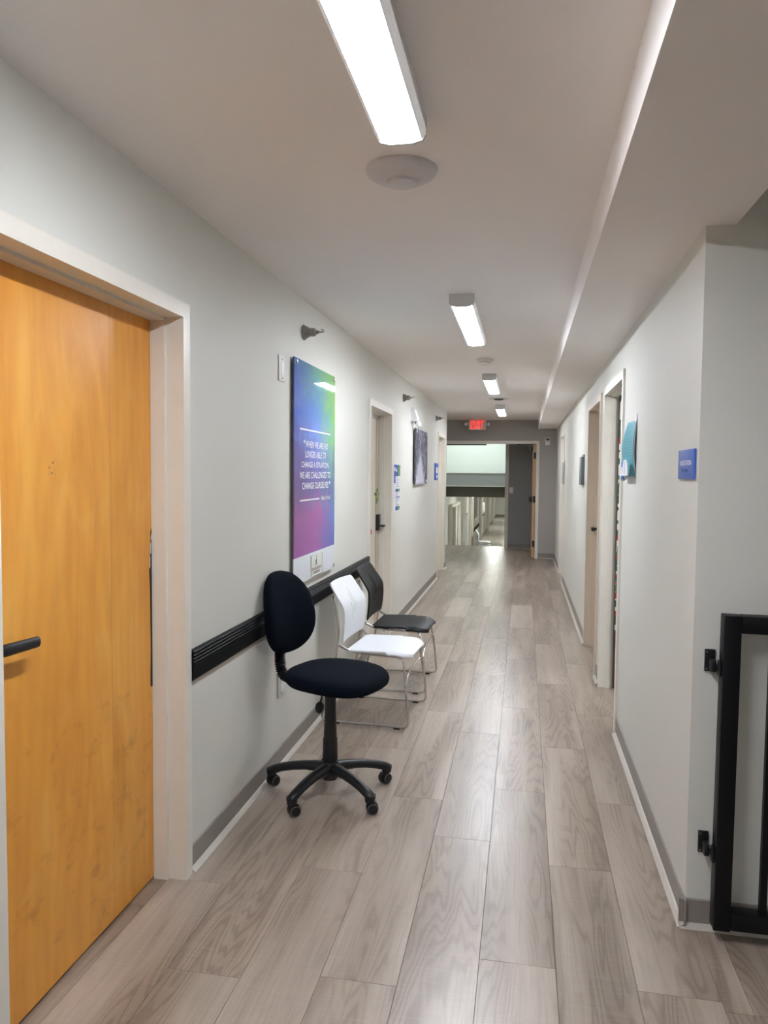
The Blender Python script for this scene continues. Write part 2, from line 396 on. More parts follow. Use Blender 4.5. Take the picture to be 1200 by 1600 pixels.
# door 2
d2, c2 = door_frame(2, -1, D2, XL)
A, B, H = D2[0] - c2, D2[1] - c2, D2[2]
leaf2 = bx('door_leaf', (-0.15, A + 0.003, 0.008), (-0.106, B - 0.032, H - 0.004), M_PALEDOOR, d2, 0.001, 1)
bx('edge_strip', (-0.108, B - 0.155, 0.01), (-0.1035, B - 0.115, H - 0.05), M_TAN, leaf2)
bx('gap_shade', (-0.15, B - 0.032, 0.008), (-0.125, B, H - 0.004), M_BLACK, d2)  # black filler standing in for the shade in the open door gap
lk = bx('keypad_lock', (-0.106, B - 0.14, 0.975), (-0.075, B - 0.055, 1.12), M_BLACK, leaf2, 0.006)
MB().tube(roundpath([(-0.075, B - 0.09, 1.015), (-0.045, B - 0.09, 1.015), (-0.042, B - 0.04, 1.015)], 0.012), 0.010, 10).build('lever_handle', M_BLACK, lk, 40)
# door 3
d3, c3 = door_frame(3, -1, D3, XL)
A, B, H = D3[0] - c3, D3[1] - c3, D3[2]
bx('door_leaf', (-0.155, A + 0.003, 0.008), (-0.111, B - 0.003, H - 0.004), M_PINKDOOR, d3, 0.001, 1)
# right hand doors
def wrap_paper():
    t = NT('patterned gift wrap'); v = t.coord('Object', (1, 1, 1))
    vo = t.n('ShaderNodeTexVoronoi'); t.l(v, vo.inputs[0]); vo.inputs['Scale'].default_value = 26
    s = t.sep(vo.outputs['Color'])
    c = t.ramp(s[0], [(0.0, rgb(38, 96, 62)), (0.3, rgb(225, 222, 214)), (0.62, rgb(60, 128, 84)), (0.72, rgb(176, 48, 52)), (0.8, rgb(228, 224, 216)), (0.93, rgb(28, 62, 44))], 'CONSTANT')
    t.base(c); t.rough(0.4); return t.m
M_WRAP = wrap_paper()
d4, c4 = door_frame(4, 1, R1, XR, 0.080, (0.030, 0.066))
A, B, H = R1[0] - c4, R1[1] - c4, R1[2]
leaf4 = bx('door_leaf', (0.084, B - 0.046, 0.01), (1.0, B - 0.004, H - 0.004), M_BROWNDOOR, d4, 0.001, 1)
bx('gift_wrap_panel', (0.0845, B - 0.0485, 0.42), (0.99, B - 0.0462, H - 0.03), M_WRAP, leaf4)
d5, c5 = door_frame(5, 1, R2, XR, 0.135, (0.045, 0.095), mat=M_PINKDOOR)
A, B, H = R2[0] - c5, R2[1] - c5, R2[2]
leaf5 = bx('door_leaf', (0.1, A + 0.003, 0.008), (0.139, B - 0.003, H - 0.004), M_PINKDOOR, d5, 0.001, 1)
MB().cyl((0.1, B - 0.07, 1.035), (0.055, B - 0.07, 1.035), 0.012).build('lever_neck', M_BLACK, leaf5, 40)
bx('lever_handle', (0.02, B - 0.16, 1.02), (0.05, B - 0.055, 1.05), M_BLACK, leaf5, 0.006)
d6, c6 = door_frame(6, 1, R3, XR, 0.135, (0.045, 0.095))
A, B, H = R3[0] - c6, R3[1] - c6, R3[2]
bx('door_leaf', (0.1, A + 0.003, 0.008), (0.139, B - 0.003, H - 0.004), M_PALEDOOR, d6, 0.001, 1)
# the dim room behind door 4
struct(bx('wall_room_far', (XR + 0.10, 5.45, 0), (2.6, 5.6, ZC), W_WALL))
struct(bx('wall_room_side', (2.6, 2.69, 0), (2.72, 5.6, ZC), W_WALL))
struct(bx('ceiling_room', (XR + 0.10, 2.69, ZC), (2.72, 5.6, ZC + 0.08), W_CEIL))
struct(bx('floor_room', (XR + 0.11, 2.69, -0.1), (2.72, 5.6, -0.005), M_BASE))

rl = empty('added_room_light', (1.7, 4.1, ZC)); tag(rl, 'unseen ceiling light added inside the room behind the gift wrapped door', 'ceiling light')  # unseen lamp, added to brighten the gift wrap on the open leaf
bx('housing', (-0.3, -0.6, -0.05), (0.3, 0.6, -0.001), M_HOUSING, rl, 0.004, 1); bx('lens', (-0.28, -0.58, -0.056), (0.28, 0.58, -0.0505), emit('added room lamp lens', (0.95, 1, 1, 1), 4.0), rl)

# double doorway at the corridor's end
de = struct(empty('door_7', (0, YEND, 0)))
def ue(name, o, i, ya, yb):
    return MB().prism([(EX0 - o, 0), (EX0 - o, EH + o), (EX1 + o, EH + o), (EX1 + o, 0), (EX1 + i, 0), (EX1 + i, EH + i), (EX0 - i, EH + i), (EX0 - i, 0)], 'Y', ya, yb).build(name, M_FRAME, de)
ue('door_casing', 0.052, 0.0, -0.014, -0.0002)
ue('door_jamb', JT - 0.001, 0.0, 0.0, 0.14)
lf = bx('door_leaf', (EX1 - 0.053, 0.005, 0.012), (EX1 - 0.008, 0.88, EH - 0.008), M_TAN, de, 0.001, 1)
bx('leaf_face', (EX1 - 0.0545, 0.012, 0.014), (EX1 - 0.0532, 0.875, EH - 0.01), M_MAPLE, lf)
for zz in (1.82, 1.05, 0.26):
    bx('hinge', (EX1 - 0.045, -0.004, zz - 0.055), (EX1 - 0.002, 0.005, zz + 0.055), M_BLACK, lf, 0.002, 1)
pb = bx('panic_bar', (EX1 - 0.12, 0.09, 1.02), (EX1 - 0.085, 0.80, 1.075), M_BLACK, lf, 0.008)
bx('panic_bar_end', (EX1 - 0.115, 0.06, 1.0), (EX1 - 0.0546, 0.16, 1.095), M_BLACK, pb, 0.01)
bx('door_closer', (EX1 - 0.115, 0.03, 1.90), (EX1 - 0.0546, 0.24, 1.975), M_BLACK, lf, 0.006)
bx('closer_arm', (EX1 - 0.34, 0.02, 2.005), (EX1 - 0.03, 0.04, 2.02), M_BLACK, de)
cl2 = bx('closer_arm', (EX0 + 0.12, 0.02, 2.0), (EX0 + 0.86, 0.05, 2.022), M_BLACK, de)

# ---- baseboards
def baseboard(name, runs, axis, face, dirn):
    """runs along axis; face = wall plane; dirn = +1/-1 the side the room is on"""
    root = struct(empty(name, (0, 0, 0)))
    for a, b in runs:
        t, hgt, sw, sh = 0.006, 0.097, 0.020, 0.014
        prof = [(face, 0.0005), (face + dirn * (t + 0.006), 0.0005), (face + dirn * t, 0.014), (face + dirn * t, hgt - 0.003), (face + dirn * (t - 0.003), hgt), (face, hgt)]
        shoe = [(face + dirn * t, 0.001), (face + dirn * (t + sw), 0.001), (face + dirn * (t + sw), 0.004), (face + dirn * (t + 0.006), sh), (face + dirn * t, sh + 0.003)]
        if axis == 'Y':
            MB().prism(prof, 'Y', a, b).build('vinyl_base', M_BASE, root); MB().prism(shoe, 'Y', a, b).build('shoe_strip', M_SHOE, root)
        else:
            MB().prism(prof, 'X', a, b).build('vinyl_base', M_BASE, root); MB().prism(shoe, 'X', a, b).build('shoe_strip', M_SHOE, root)
    return root
cs = 0.053
baseboard('baseboard_left', [(D1[1] + cs, D2[0] - cs), (D2[1] + cs, D3[0] - cs), (D3[1] + cs, 11.74), (-4, D1[0] - cs)], 'Y', XL, 1)
baseboard('baseboard_right', [(2.53, R1[0] - cs), (R1[1] + cs, R2[0] - cs), (R2[1] + cs, R3[0] - cs), (R3[1] + cs, YEND)], 'Y', XR, -1)
baseboard('baseboard_return', [(XR - 0.02, 2.7)], 'X', 2.55, -1)
baseboard('baseboard_end', [(EX1 + cs, XR), (-2.5, EX0 - cs)], 'X', YEND, -1)

# ================================================================== BEYOND THE END DOORS
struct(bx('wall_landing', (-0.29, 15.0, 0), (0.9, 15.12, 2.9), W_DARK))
struct(bx('trim_1', (-0.357, 14.985, 0), (-0.29, 15.12, 2.9), M_FRAME))
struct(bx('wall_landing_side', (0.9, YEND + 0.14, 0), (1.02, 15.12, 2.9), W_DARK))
struct(bx('ceiling_landing', (-1.9, YEND + 0.14, 2.40), (1.02, 15.12, 2.5), W_CEIL))
baseboard('baseboard_landing', [(-0.29, 0.9)], 'X', 15.0, -1)
XS = -1.80
struct(bx('wall_stair_left', (XS - 0.12, YEND + 0.14, -1.5), (XS, 18.0, 3.0), W_WHITE))
struct(bx('wall_stair_right', (-0.357, 15.12, -1.5), (-0.24, 18.0, 3.0), W_WHITE))
struct(bx('wall_stair_far', (XS, 17.5, 1.2), (-0.357, 17.62, 3.0), W_WHITE))
struct(bx('ceiling_stair', (XS - 0.12, 15.12, 3.0), (-0.24, 17.62, 3.1), W_CEIL))
struct(bx('wall_stair_riser', (XS, 15.12, 2.4), (-0.24, 15.2, 3.0), W_WHITE))
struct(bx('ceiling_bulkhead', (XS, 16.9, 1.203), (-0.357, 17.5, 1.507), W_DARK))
struct(bx('trim_2', (XS, 16.885, 1.2), (-0.357, 16.9, 1.215), M_FRAME))
struct(bx('trim_3', (XS, 16.88, 1.5), (-0.357, 16.9, 1.515), M_OFFWHITE))
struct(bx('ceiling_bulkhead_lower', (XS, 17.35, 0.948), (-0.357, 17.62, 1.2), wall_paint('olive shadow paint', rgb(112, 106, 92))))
st = struct(empty('staircase', (0, 0, 0)))
for i in range(8):
    z = -0.175 * (i + 1)
    bx('step', (XS, 15.43 + i * 0.28, z - 0.175), (-0.357, 15.43 + (i + 1) * 0.28 + 0.02, z), M_LOWFLOOR, st)
bx('stair_nosing', (XS, 15.38, -0.02), (-0.357, 15.43, 0.004), M_STEEL, st, 0.002, 1)
bx('nosing_grip', (XS, 15.425, -0.03), (-0.357, 15.432, 0.003), M_BLACK, st)
sl = empty('stairwell_light', (-1.08, 16.3, 3.0)); tag(sl, 'ceiling light panel over the far stairwell', 'ceiling light')
bx('housing', (-0.45, -0.62, -0.05), (0.45, 0.62, -0.001), M_HOUSING, sl, 0.005)
bx('lens', (-0.42, -0.59, -0.056), (0.42, 0.59, -0.0505), M_STAIRLENS, sl)
# lower corridor
ZF = -1.40; LX1 = 0.30
struct(bx('floor_lower', (XS - 0.12, 17.6, ZF - 0.1), (LX1, 50.9, ZF), M_LOWFLOOR))
struct(bx('wall_lower_left', (XS - 0.12, 18.0, ZF), (XS, 50.9, 1.1), W_WALL))
struct(bx('wall_lower_right', (LX1, 17.5, ZF), (LX1 + 0.12, 50.9, 1.1), W_WALL))
struct(bx('wall_lower_far', (XS, 50.6, ZF), (LX1, 50.72, 1.1), W_WALL))
struct(bx('ceiling_lower', (XS - 0.12, 17.62, 1.05), (LX1 + 0.12, 50.9, 1.15), W_CEIL))
baseboard_l = struct(empty('baseboard_lower', (0, 0, 0)))
bx('vinyl_base', (XS + 0.001, 34, ZF + 0.001), (XS + 0.015, 50.6, ZF + 0.11), M_BASE, baseboard_l)
bx('vinyl_base', (XS + 0.02, 50.58, ZF + 0.001), (LX1, 50.599, ZF + 0.13), M_BASE, baseboard_l)
LOWLAB = ['nearest', 'second', 'third', 'fourth', 'farthest']
for i, yy in enumerate((19.5, 25.5, 32.5, 40.0, 47.0)):
    q = empty('corridor_light', (-0.75, yy, 1.05)); tag(q, '%s ceiling light of the lower corridor beyond the stairs' % LOWLAB[i], 'ceiling light', 'lower corridor lights')
    bx('housing', (-0.16, -0.62, -0.06), (0.16, 0.62, -0.001), M_HOUSING, q, 0.004, 1); bx('lens', (-0.14, -0.6, -0.066), (0.14, 0.6, -0.0605), M_LOWLENS, q)
# lower corridor: doors on its left wall
def low_door(n, y0, y1, mat, handle=None):
    q = struct(empty('door_%d' % n, (XS, (y0 + y1) / 2, ZF))); h = (y1 - y0) / 2
    MB().prism([(-h - 0.06, 0.001), (-h - 0.06, 2.12), (h + 0.06, 2.12), (h + 0.06, 0.001), (h, 0.001), (h, 2.05), (-h, 2.05), (-h, 0.001)], 'X', 0.001, 0.10).build('door_casing', M_FRAME, q)
    l = bx('door_leaf', (0.001, -h + 0.002, 0.005), (0.03, h - 0.002, 2.048), mat, q)
    if handle: bx('lever_handle', (0.031, handle - 0.06, 0.98), (0.09, handle + 0.06, 1.15), M_BLACK, l, 0.01)
low_door(8, 18.3, 19.25, M_BROWNDOOR)
low_door(9, 19.6, 20.75, W_DARK, -0.35)
low_door(10, 25.2, 26.3, M_BROWNDOOR)
low_door(11, 31.2, 32.1, M_PALEDOOR)
low_door(12, 38.0, 39.0, M_PALEDOOR)
low_door(13, 44.0, 45.0, M_PALEDOOR)
tall = empty('tall_wall_cabinet', (XS, 23.0, -0.62)); tag(tall, 'tall slim white cabinet on the lower corridor wall, near a brown door', 'cabinet')
bx('body', (0.002, -0.36, 0.0), (0.10, 0.42, 0.82), M_WHITEP, tall, 0.01); bx('top_cap', (0.002, -0.30, 0.82), (0.13, 0.50, 0.86), M_WHITEP, tall, 0.01)
dsp = empty('hand_dispenser', (XS, 32.85, -0.2)); tag(dsp, 'pale hand dispenser on the lower corridor wall beyond the stacked chairs', 'dispenser')
bx('body', (0.002, -0.4, 0.0), (0.14, 0.4, 0.42), M_WHITEP, dsp, 0.03); bx('drip_tray', (0.002, -0.3, -0.14), (0.12, 0.3, -0.10), M_BLACK, dsp, 0.01)

# ================================================================== CEILING LAMPS
def ceiling_lamp(y0, y1, label):
    L = y1 - y0; root = empty('ceiling_light', (-0.338, (y0 + y1) / 2, ZC))
    tag(root, label, 'ceiling light', 'linear ceiling lights along the corridor')
    h = L / 2
    MB().prism([(-0.066, -0.0005), (0.066, -0.0005), (0.066, -0.034), (0.062, -0.038), (-0.062, -0.038), (-0.066, -0.034)], 'Y', -h + 0.012, h - 0.012).build('housing', M_HOUSING, root)
    # lens: curved trough below the housing, ends closed by caps
    pr = []; n = 14
    for i in range(n + 1):
        a = math.pi * i / n
        pr.append((-0.054 * math.cos(a) * (1.0 if True else 1), -0.0385 - 0.026 * math.sin(a) ** 0.55))
    MB().prism(pr, 'Y', -h + 0.012, h - 0.012).build('lens', M_LENS, root, 30)
    for s in (-1, 1):
        side = [(s * 0.0545, -0.036), (s * 0.0675, -0.034), (s * 0.0665, -0.048), (s * 0.060, -0.056), (s * 0.0545, -0.059)]
        MB().prism(side, 'Y', -h + 0.012, h - 0.012).build('lens_side', M_LENSEDGE, root)
        a, b = (-h, -h + 0.0115) if s < 0 else (h - 0.0115, h)
        cap = [(-0.067, -0.0005), (0.067, -0.0005), (0.068, -0.046), (0.058, -0.061), (0.03, -0.068), (-0.03, -0.068), (-0.058, -0.061), (-0.068, -0.046)]
        MB().prism(cap, 'Y', a, b).build('end_cap', M_HOUSING, root)
    return root
ceiling_lamp(0.78, 2.02, 'large nearest linear ceiling light, cut off by the top of the picture')
ceiling_lamp(3.98, 5.22, 'linear ceiling light second nearest, before the small round smoke detector')
ceiling_lamp(7.17, 8.41, 'linear ceiling light third nearest, between smoke detector and round vent')
ceiling_lamp(10.4, 11.65, 'smallest farthest linear ceiling light, just before the exit sign')
ceiling_lamp(-2.42, -1.18, 'linear ceiling light behind the viewer, not in the picture')

# ---- access point, smoke detector, vent
ap = empty('access_point', (-0.392, 2.345, ZC)); tag(ap, 'round white wireless access point on the ceiling by the nearest lamp', 'access point')
MB().lathe([(0.112, -0.0005), (0.112, -0.006), (0.106, -0.016), (0.085, -0.028), (0.05, -0.035), (0.0, -0.036)], (0, 0, 0), (0, 0, 1), 48).build('dome', M_APWHITE, ap, 40)
MB().lathe([(0.046, -0.030), (0.046, -0.044), (0.042, -0.047), (0.0, -0.048)], (0, 0, 0), (0, 0, 1), 36).build('centre_cover', M_APWHITE, ap, 40)
bx('mount_tab', (-0.045, 0.105, -0.012), (-0.012, 0.116, -0.002), M_DARKINK, ap)
sd = empty('smoke_detector', (-0.335, 6.28, ZC)); tag(sd, 'small white smoke detector on the ceiling between two linear lights', 'smoke detector')
MB().lathe([(0.068, -0.0005), (0.068, -0.012), (0.062, -0.02), (0.05, -0.024), (0.046, -0.038), (0.03, -0.046), (0.0, -0.048)], (0, 0, 0), (0, 0, 1), 36).build('body', M_OFFWHITE, sd, 40)
MB().lathe([(0.012, -0.046), (0.012, -0.051), (0.0, -0.052)], (0, 0, 0), (0, 0, 1), 16).build('sensor_cap', M_OFFWHITE, sd, 40)
vt = empty('ceiling_vent', (-0.325, 9.55, ZC)); tag(vt, 'round ceiling vent with a dark throat before the farthest light', 'vent')
MB().lathe([(0.118, -0.0005), (0.118, -0.006), (0.108, -0.012), (0.082, -0.010), (0.078, -0.0008)], (0, 0, 0), (0, 0, 1), 40).build('flange', M_OFFWHITE, vt, 40)
MB().lathe([(0.077, -0.002), (0.077, -0.005), (0.0, -0.0055)], (0, 0, 0), (0, 0, 1), 32).build('throat', M_BLACK, vt)
MB().lathe([(0.05, -0.0065), (0.056, -0.016), (0.052, -0.02), (0.0, -0.021)], (0, 0, 0), (0, 0, 1), 32).build('disc', M_DARKINK, vt, 40)

# ---- exit sign hung from the ceiling by the end wall
ex = empty('exit_sign', (-0.815, 13.2, ZC)); tag(ex, 'lit red exit sign with two small lamp heads above the end doors', 'exit sign')
bx('housing', (-0.15, -0.025, -0.185), (0.15, 0.025, -0.012), M_OFFWHITE, ex, 0.012)
bx('canopy', (-0.05, -0.02, -0.012), (0.05, 0.02, -0.0005), M_OFFWHITE, ex)
bx('face_plate', (-0.118, -0.0275, -0.172), (0.118, -0.0255, -0.025), M_OFFWHITE, ex)
lettering('lettering', 'EXIT', 0.225, 0.140, (0, -0.028, -0.098), (1, 0, 0), M_RED, ex, 0.001, bold=0.02)
for s in (-1, 1):
    arm = MB().cyl((s * 0.15, 0, -0.085), (s * 0.175, 0, -0.085), 0.008, None, 10).build('lamp_arm', M_OFFWHITE, ex)
    MB().lathe([(0.008, 0.012), (0.022, 0.0), (0.026, -0.03), (0.0, -0.031)], (s * 0.198, -0.005, -0.085), (0, 1, 0.1), 16).build('lamp_head', M_WHITEP, arm, 40)
hs = empty('horn_strobe', (0.405, YEND, 2.0)); tag(hs, 'small white fire alarm strobe on the end wall beside the doors', 'alarm')
bx('back_plate', (-0.045, -0.03, 0.0), (0.045, -0.0005, 0.14), M_OFFWHITE, hs, 0.006)
bx('strobe_lens', (-0.032, -0.05, 0.015), (0.032, -0.0305, 0.055), M_WHITEP, hs, 0.006); bx('horn_grille', (-0.03, -0.034, 0.085), (0.03, -0.0305, 0.12), M_DARKINK, hs)
ls = empty('light_switch', (-0.233, 15.0, 1.11)); tag(ls, 'white light switch on the dim landing wall beyond the end doors', 'light switch')
bx('cover_plate', (-0.04, -0.008, 0.0), (0.04, -0.0005, 0.12), M_OFFWHITE, ls, 0.003); bx('rocker', (-0.016, -0.013, 0.03), (0.016, -0.0085, 0.09), M_WHITEP, ls, 0.002)

# ================================================================== LEFT WALL FITTINGS
# chair rail: grooved black bumper
cr = empty('chair_rail', (XL, (2.528 + 5.721) / 2, 0.722)); tag(cr, 'long black grooved chair rail on the left wall behind the seats', 'chair rail')
hl = (5.721 - 2.528) / 2
MB().prism([(0.0005, 0.0), (0.012, 0.002), (0.018, 0.012), (0.020, 0.060), (0.017, 0.064), (0.0005, 0.064)], 'Y', -hl, hl).build('rail_body', M_BLACKRAIL, cr)
for i, zz in enumerate((0.066, 0.079, 0.092, 0.105)):
    wv = 0.013 if i < 3 else 0.012
    MB().prism([(0.0005, zz - 0.0015), (0.016, zz - 0.0015), (0.0225, zz + 0.002), (0.0235, zz + 0.006), (0.020, zz + 0.0095), (0.014, zz + 0.0112), (0.0005, zz + 0.0112)], 'Y', -hl, hl).build('rail_ridge', M_RIDGE, cr)
MB().prism([(0.0005, -0.012), (0.006, -0.012), (0.010, -0.004), (0.010, -0.0005), (0.0005, -0.0005)], 'Y', -hl, hl).build('lower_lip', M_SHOE, cr)
cr2 = empty('chair_rail', (XS, 28.9, ZF + 0.72)); tag(cr2, 'short black chair rail in the lower corridor behind stacked white chairs', 'chair rail')
bx('rail_body', (0.001, -2.0, 0.0), (0.03, 2.2, 0.12), M_BLACKRAIL, cr2)

# switch plate and outlet
def wall_plate(name, y, z0, z1, label, cat, wd=0.115, blank=False):
    q = empty(name, (XL, y, z0)); tag(q, label, cat)
    bx('cover_plate', (0.0005, -wd / 2, 0), (0.007, wd / 2, z1 - z0), M_OFFWHITE, q, 0.003)
    h = z1 - z0
    for zz in (0.12 * h, 0.88 * h): MB().cyl((0.007, 0, zz), (0.0085, 0, zz), 0.004, None, 10).build('screw', M_STEEL, q)
    return q, h
q, h = wall_plate('wall_plate', 3.585, 1.95, 2.075, 'white cover plate high on the left wall beside the colourful poster', 'wall plate', 0.095)
bx('rocker', (0.007, -0.018, 0.03), (0.010, 0.018, 0.095), M_WHITEP, q, 0.002)
q, h = wall_plate('wall_outlet', 3.585, 0.355, 0.485, 'white power outlet low on the left wall behind the office chair', 'outlet', 0.105)
bx('socket', (0.007, -0.022, 0.022), (0.010, 0.022, 0.058), M_WHITEP, q, 0.002); bx('socket', (0.007, -0.022, 0.072), (0.010, 0.022, 0.108), M_WHITEP, q, 0.002)

# sidewall sprinklers
def sprinkler(y, z, label):
    q = empty('sprinkler_head', (XL, y, z)); tag(q, label, 'sprinkler', 'sidewall sprinklers on the left wall')
    X = (1, 0, 0)
    MB().lathe([(0.041, 0.0005), (0.043, 0.004), (0.038, 0.010), (0.0235, 0.036), (0.0225, 0.040)], (0, 0, 0), X, 28).build('escutcheon_bell', M_STEEL, q, 35)
    MB().lathe([(0.0225, 0.0405), (0.0235, 0.044), (0.0225, 0.066), (0.018, 0.070), (0.012, 0.0705)], (0, 0, 0), X, 24).build('escutcheon_cup', M_STEEL, q, 35)
    MB().lathe([(0.011, 0.071), (0.012, 0.078), (0.009, 0.084), (0.006, 0.090)], (0, 0, 0), X, 14).build('nozzle', M_STEEL, q, 35)
    f = MB(); f.tube(roundpath([(0.086, 0.004, 0), (0.092, 0.011, 0), (0.106, 0.009, 0), (0.112, 0.0, 0)], 0.004), 0.0022, 8); f.build('frame_arm', M_STEEL, q, 50)
    f = MB(); f.tube(roundpath([(0.086, -0.004, 0), (0.092, -0.011, 0), (0.106, -0.009, 0), (0.112, 0.0, 0)], 0.004), 0.0022, 8); f.build('frame_arm', M_STEEL, q, 50)
    MB().cyl((0.09, 0, 0), (0.111, 0, 0), 0.0025, None, 8).build('bulb', M_REDINK, q)
    bx('deflector', (0.112, -0.013, -0.003), (0.1145, 0.013, 0.010), M_STEEL, q); bx('deflector_lip', (0.100, -0.012, 0.0105), (0.1145, 0.012, 0.0125), M_STEEL, q)
sprinkler(3.97, 2.262, 'nearest chrome sidewall sprinkler, above the colourful quote poster')
sprinkler(7.42, 2.25, 'chrome sidewall sprinkler on the left wall beyond the second door')
sprinkler(10.25, 2.25, 'farthest chrome sidewall sprinkler, just above the last left door')

# emergency light
em = empty('emergency_light', (XL, 8.02, 2.0)); tag(em, 'white two lamp emergency light on the left wall above the waterfall picture', 'emergency light')
MB().prism([(0.0005, 0.05), (0.055, 0.05), (0.07, 0.075), (0.035, 0.185), (0.0005, 0.20)], 'Y', -0.09, 0.09).build('body', M_WHITEP, em)
for s in (-1, 1):
    a = MB().cyl((0.05, s * 0.055, 0.05), (0.06, s * 0.055, 0.02), 0.010, None, 10).build('swivel', M_DARKINK, em)
    MB().lathe([(0.011, -0.016), (0.026, -0.004), (0.029, 0.02), (0.026, 0.024), (0.0, 0.022)], (0.07, s * 0.055, 0.02), (0.85, s * 0.25, 0.2), 18).build('lamp_head', M_WHITEP, a, 40)

# the quote poster on stand-offs
PY0, PY1, PZ0, PZ1, PXF = 3.737, 4.585, 0.893, 2.097, -1.178
PWD, PHT = PY1 - PY0, PZ1 - PZ0
def poster_mat():
    t = NT('poster print'); v = t.coord('Object'); s = t.sep(v)
    cl = t.noise(t.coord('Object', (1, 1.2, 1.6)), 4.5, 6, 0.66, 0.8)
    cl2 = t.noise(t.coord('Object', (1, 9, 1.2)), 3.0, 4, 0.55)
    u = t.math('ADD', t.math('DIVIDE', s[1], PWD), t.math('MULTIPLY', t.math('SUBTRACT', cl, 0.5), 0.55))
    h = t.math('ADD', t.math('DIVIDE', s[2], PHT), t.math('MULTIPLY', t.math('SUBTRACT', cl, 0.5), 0.22))
    L = t.ramp(h, [(0.10, rgb(152, 82, 158)), (0.30, rgb(146, 84, 148)), (0.45, rgb(112, 84, 138)), (0.60, rgb(104, 96, 166)), (0.75, rgb(92, 112, 196)), (0.95, rgb(74, 104, 178))])
    Cc = t.ramp(h, [(0.10, rgb(160, 92, 168)), (0.30, rgb(166, 90, 160)), (0.42, rgb(110, 96, 164)), (0.55, rgb(118, 118, 204)), (0.70, rgb(122, 158, 236)), (0.80, rgb(106, 150, 216)), (0.90, rgb(108, 164, 168)), (0.98, rgb(108, 160, 150))])
    Rr = t.ramp(h, [(0.10, rgb(96, 104, 184)), (0.28, rgb(92, 122, 200)), (0.42, rgb(78, 116, 164)), (0.54, rgb(100, 160, 150)), (0.66, rgb(124, 188, 122)), (0.85, rgb(142, 202, 92)), (0.97, rgb(132, 184, 96))])
    a = t.math('MULTIPLY', u, 2.0, clamp=True); b = t.math('SUBTRACT', t.math('MULTIPLY', u, 2.0), 1.0, clamp=True)
    c = t.mix(b, t.mix(a, L, Cc), Rr)
    tree = t.math('MULTIPLY', t.ramp(cl2, [(0.5, (0, 0, 0)), (0.64, (1, 1, 1))]), t.ramp(t.math('DIVIDE', s[2], PHT), [(0.30, (0, 0, 0)), (0.42, (0.6, 0.6, 0.6)), (0.62, (0.5, 0.5, 0.5)), (0.76, (0, 0, 0))]))
    c = t.mix(tree, c, rgb(74, 82, 130))
    spk = t.noise(t.coord('Object', (1, 1, 1)), 90, 2)
    c = t.mix(t.math('MULTIPLY', t.ramp(spk, [(0.62, (0, 0, 0)), (0.72, (1, 1, 1))]), t.ramp(t.math('DIVIDE', s[2], PHT), [(0.25, (0, 0, 0)), (0.4, (0.22, 0.22, 0.22)), (0.55, (0, 0, 0))])), c, rgb(190, 200, 225))
    c = t.mix(t.math('LESS_THAN', s[2], 1.04 - PZ0), c, rgb(226, 230, 238))
    t.base(c); t.rough(0.03); t.b.inputs['Specular IOR Level'].default_value = 0.25; return t.m
po = empty('quote_poster', (PXF, PY0, PZ0)); tag(po, 'tall blue purple and green acrylic poster with a white printed quotation', 'poster')
bx('panel', (-0.006, 0.0, 0.0), (0.0, PWD, PHT), poster_mat(), po, 0.001, 1)
bx('panel_edge', (-0.0105, 0.002, 0.002), (-0.0062, PWD - 0.002, PHT - 0.002), M_DARKINK, po)
for yy in (0.04, PWD - 0.03):
    for zz in (0.02, PHT - 0.02):
        s_ = MB().cyl((XL - PXF + 0.0005, yy, zz), (-0.0107, yy, zz), 0.009, None, 16).build('standoff', M_STEEL, po, 40)
        MB().lathe([(0.0115, 0.0002), (0.0115, 0.005), (0.009, 0.007), (0.0, 0.0075)], (0, yy, zz), (1, 0, 0), 18).build('standoff_cap', M_CHROME, s_, 40)
def rule(y0, y1, z): bx('rule_line', (0.0002, y0 - PY0, z - PZ0 - 0.004), (0.0009, y1 - PY0, z - PZ0 + 0.004), M_WHITEINK, po)
rule(3.837, 4.472, 1.7305); rule(3.839, 4.228, 1.3435)
for body, y0, y1, z in (('WHEN WE ARE NO', 3.945, 4.411, 1.653), ('LONGER ABLE TO', 3.938, 4.368, 1.597), ('CHANGE A SITUATION,', 3.867, 4.440, 1.537), ('WE ARE CHALLENGED TO', 3.838, 4.476, 1.481), ('CHANGE OURSELVES.', 3.88, 4.43, 1.422)):
    lettering('lettering', body, y1 - y0, 0.037, (0, (y0 + y1) / 2 - PY0, z - PZ0), (0, 1, 0), M_WHITEINK, po, 0.0009)
for yq, zq in ((3.902, 1.664), (3.921, 1.664), (4.440, 1.434), (4.458, 1.434)):
    MB().prism([(yq - PY0, zq - PZ0 - 0.009), (yq - PY0 + 0.011, zq - PZ0 - 0.006), (yq - PY0 + 0.014, zq - PZ0 + 0.010), (yq - PY0 + 0.004, zq - PZ0 + 0.008)], 'X', 0.0002, 0.0009).build('quote_mark', M_WHITEINK, po)
lettering('lettering', 'Viktor Frankl', 0.222, 0.026, (0, 4.368 - PY0, 1.345 - PZ0), (0, 1, 0), M_WHITEINK, po, 0.0009)
plq = bx('logo_plaque', (0.0002, 4.05 - PY0, 0.906 - PZ0), (0.003, 4.285 - PY0, 1.024 - PZ0), plain('plaque', rgb(214, 218, 210), 0.35, var=0.02), po, 0.006)
def fig(pts, x=0.0036): return MB().prism([(4.16 - PY0 + a, 0.99 - PZ0 + b) for a, b in pts], 'X', 0.0031, x)
fig([(-0.004, 0.012), (0.008, 0.010), (0.010, 0.022), (0.002, 0.026)]).build('logo_figure', M_DARKINK, plq)
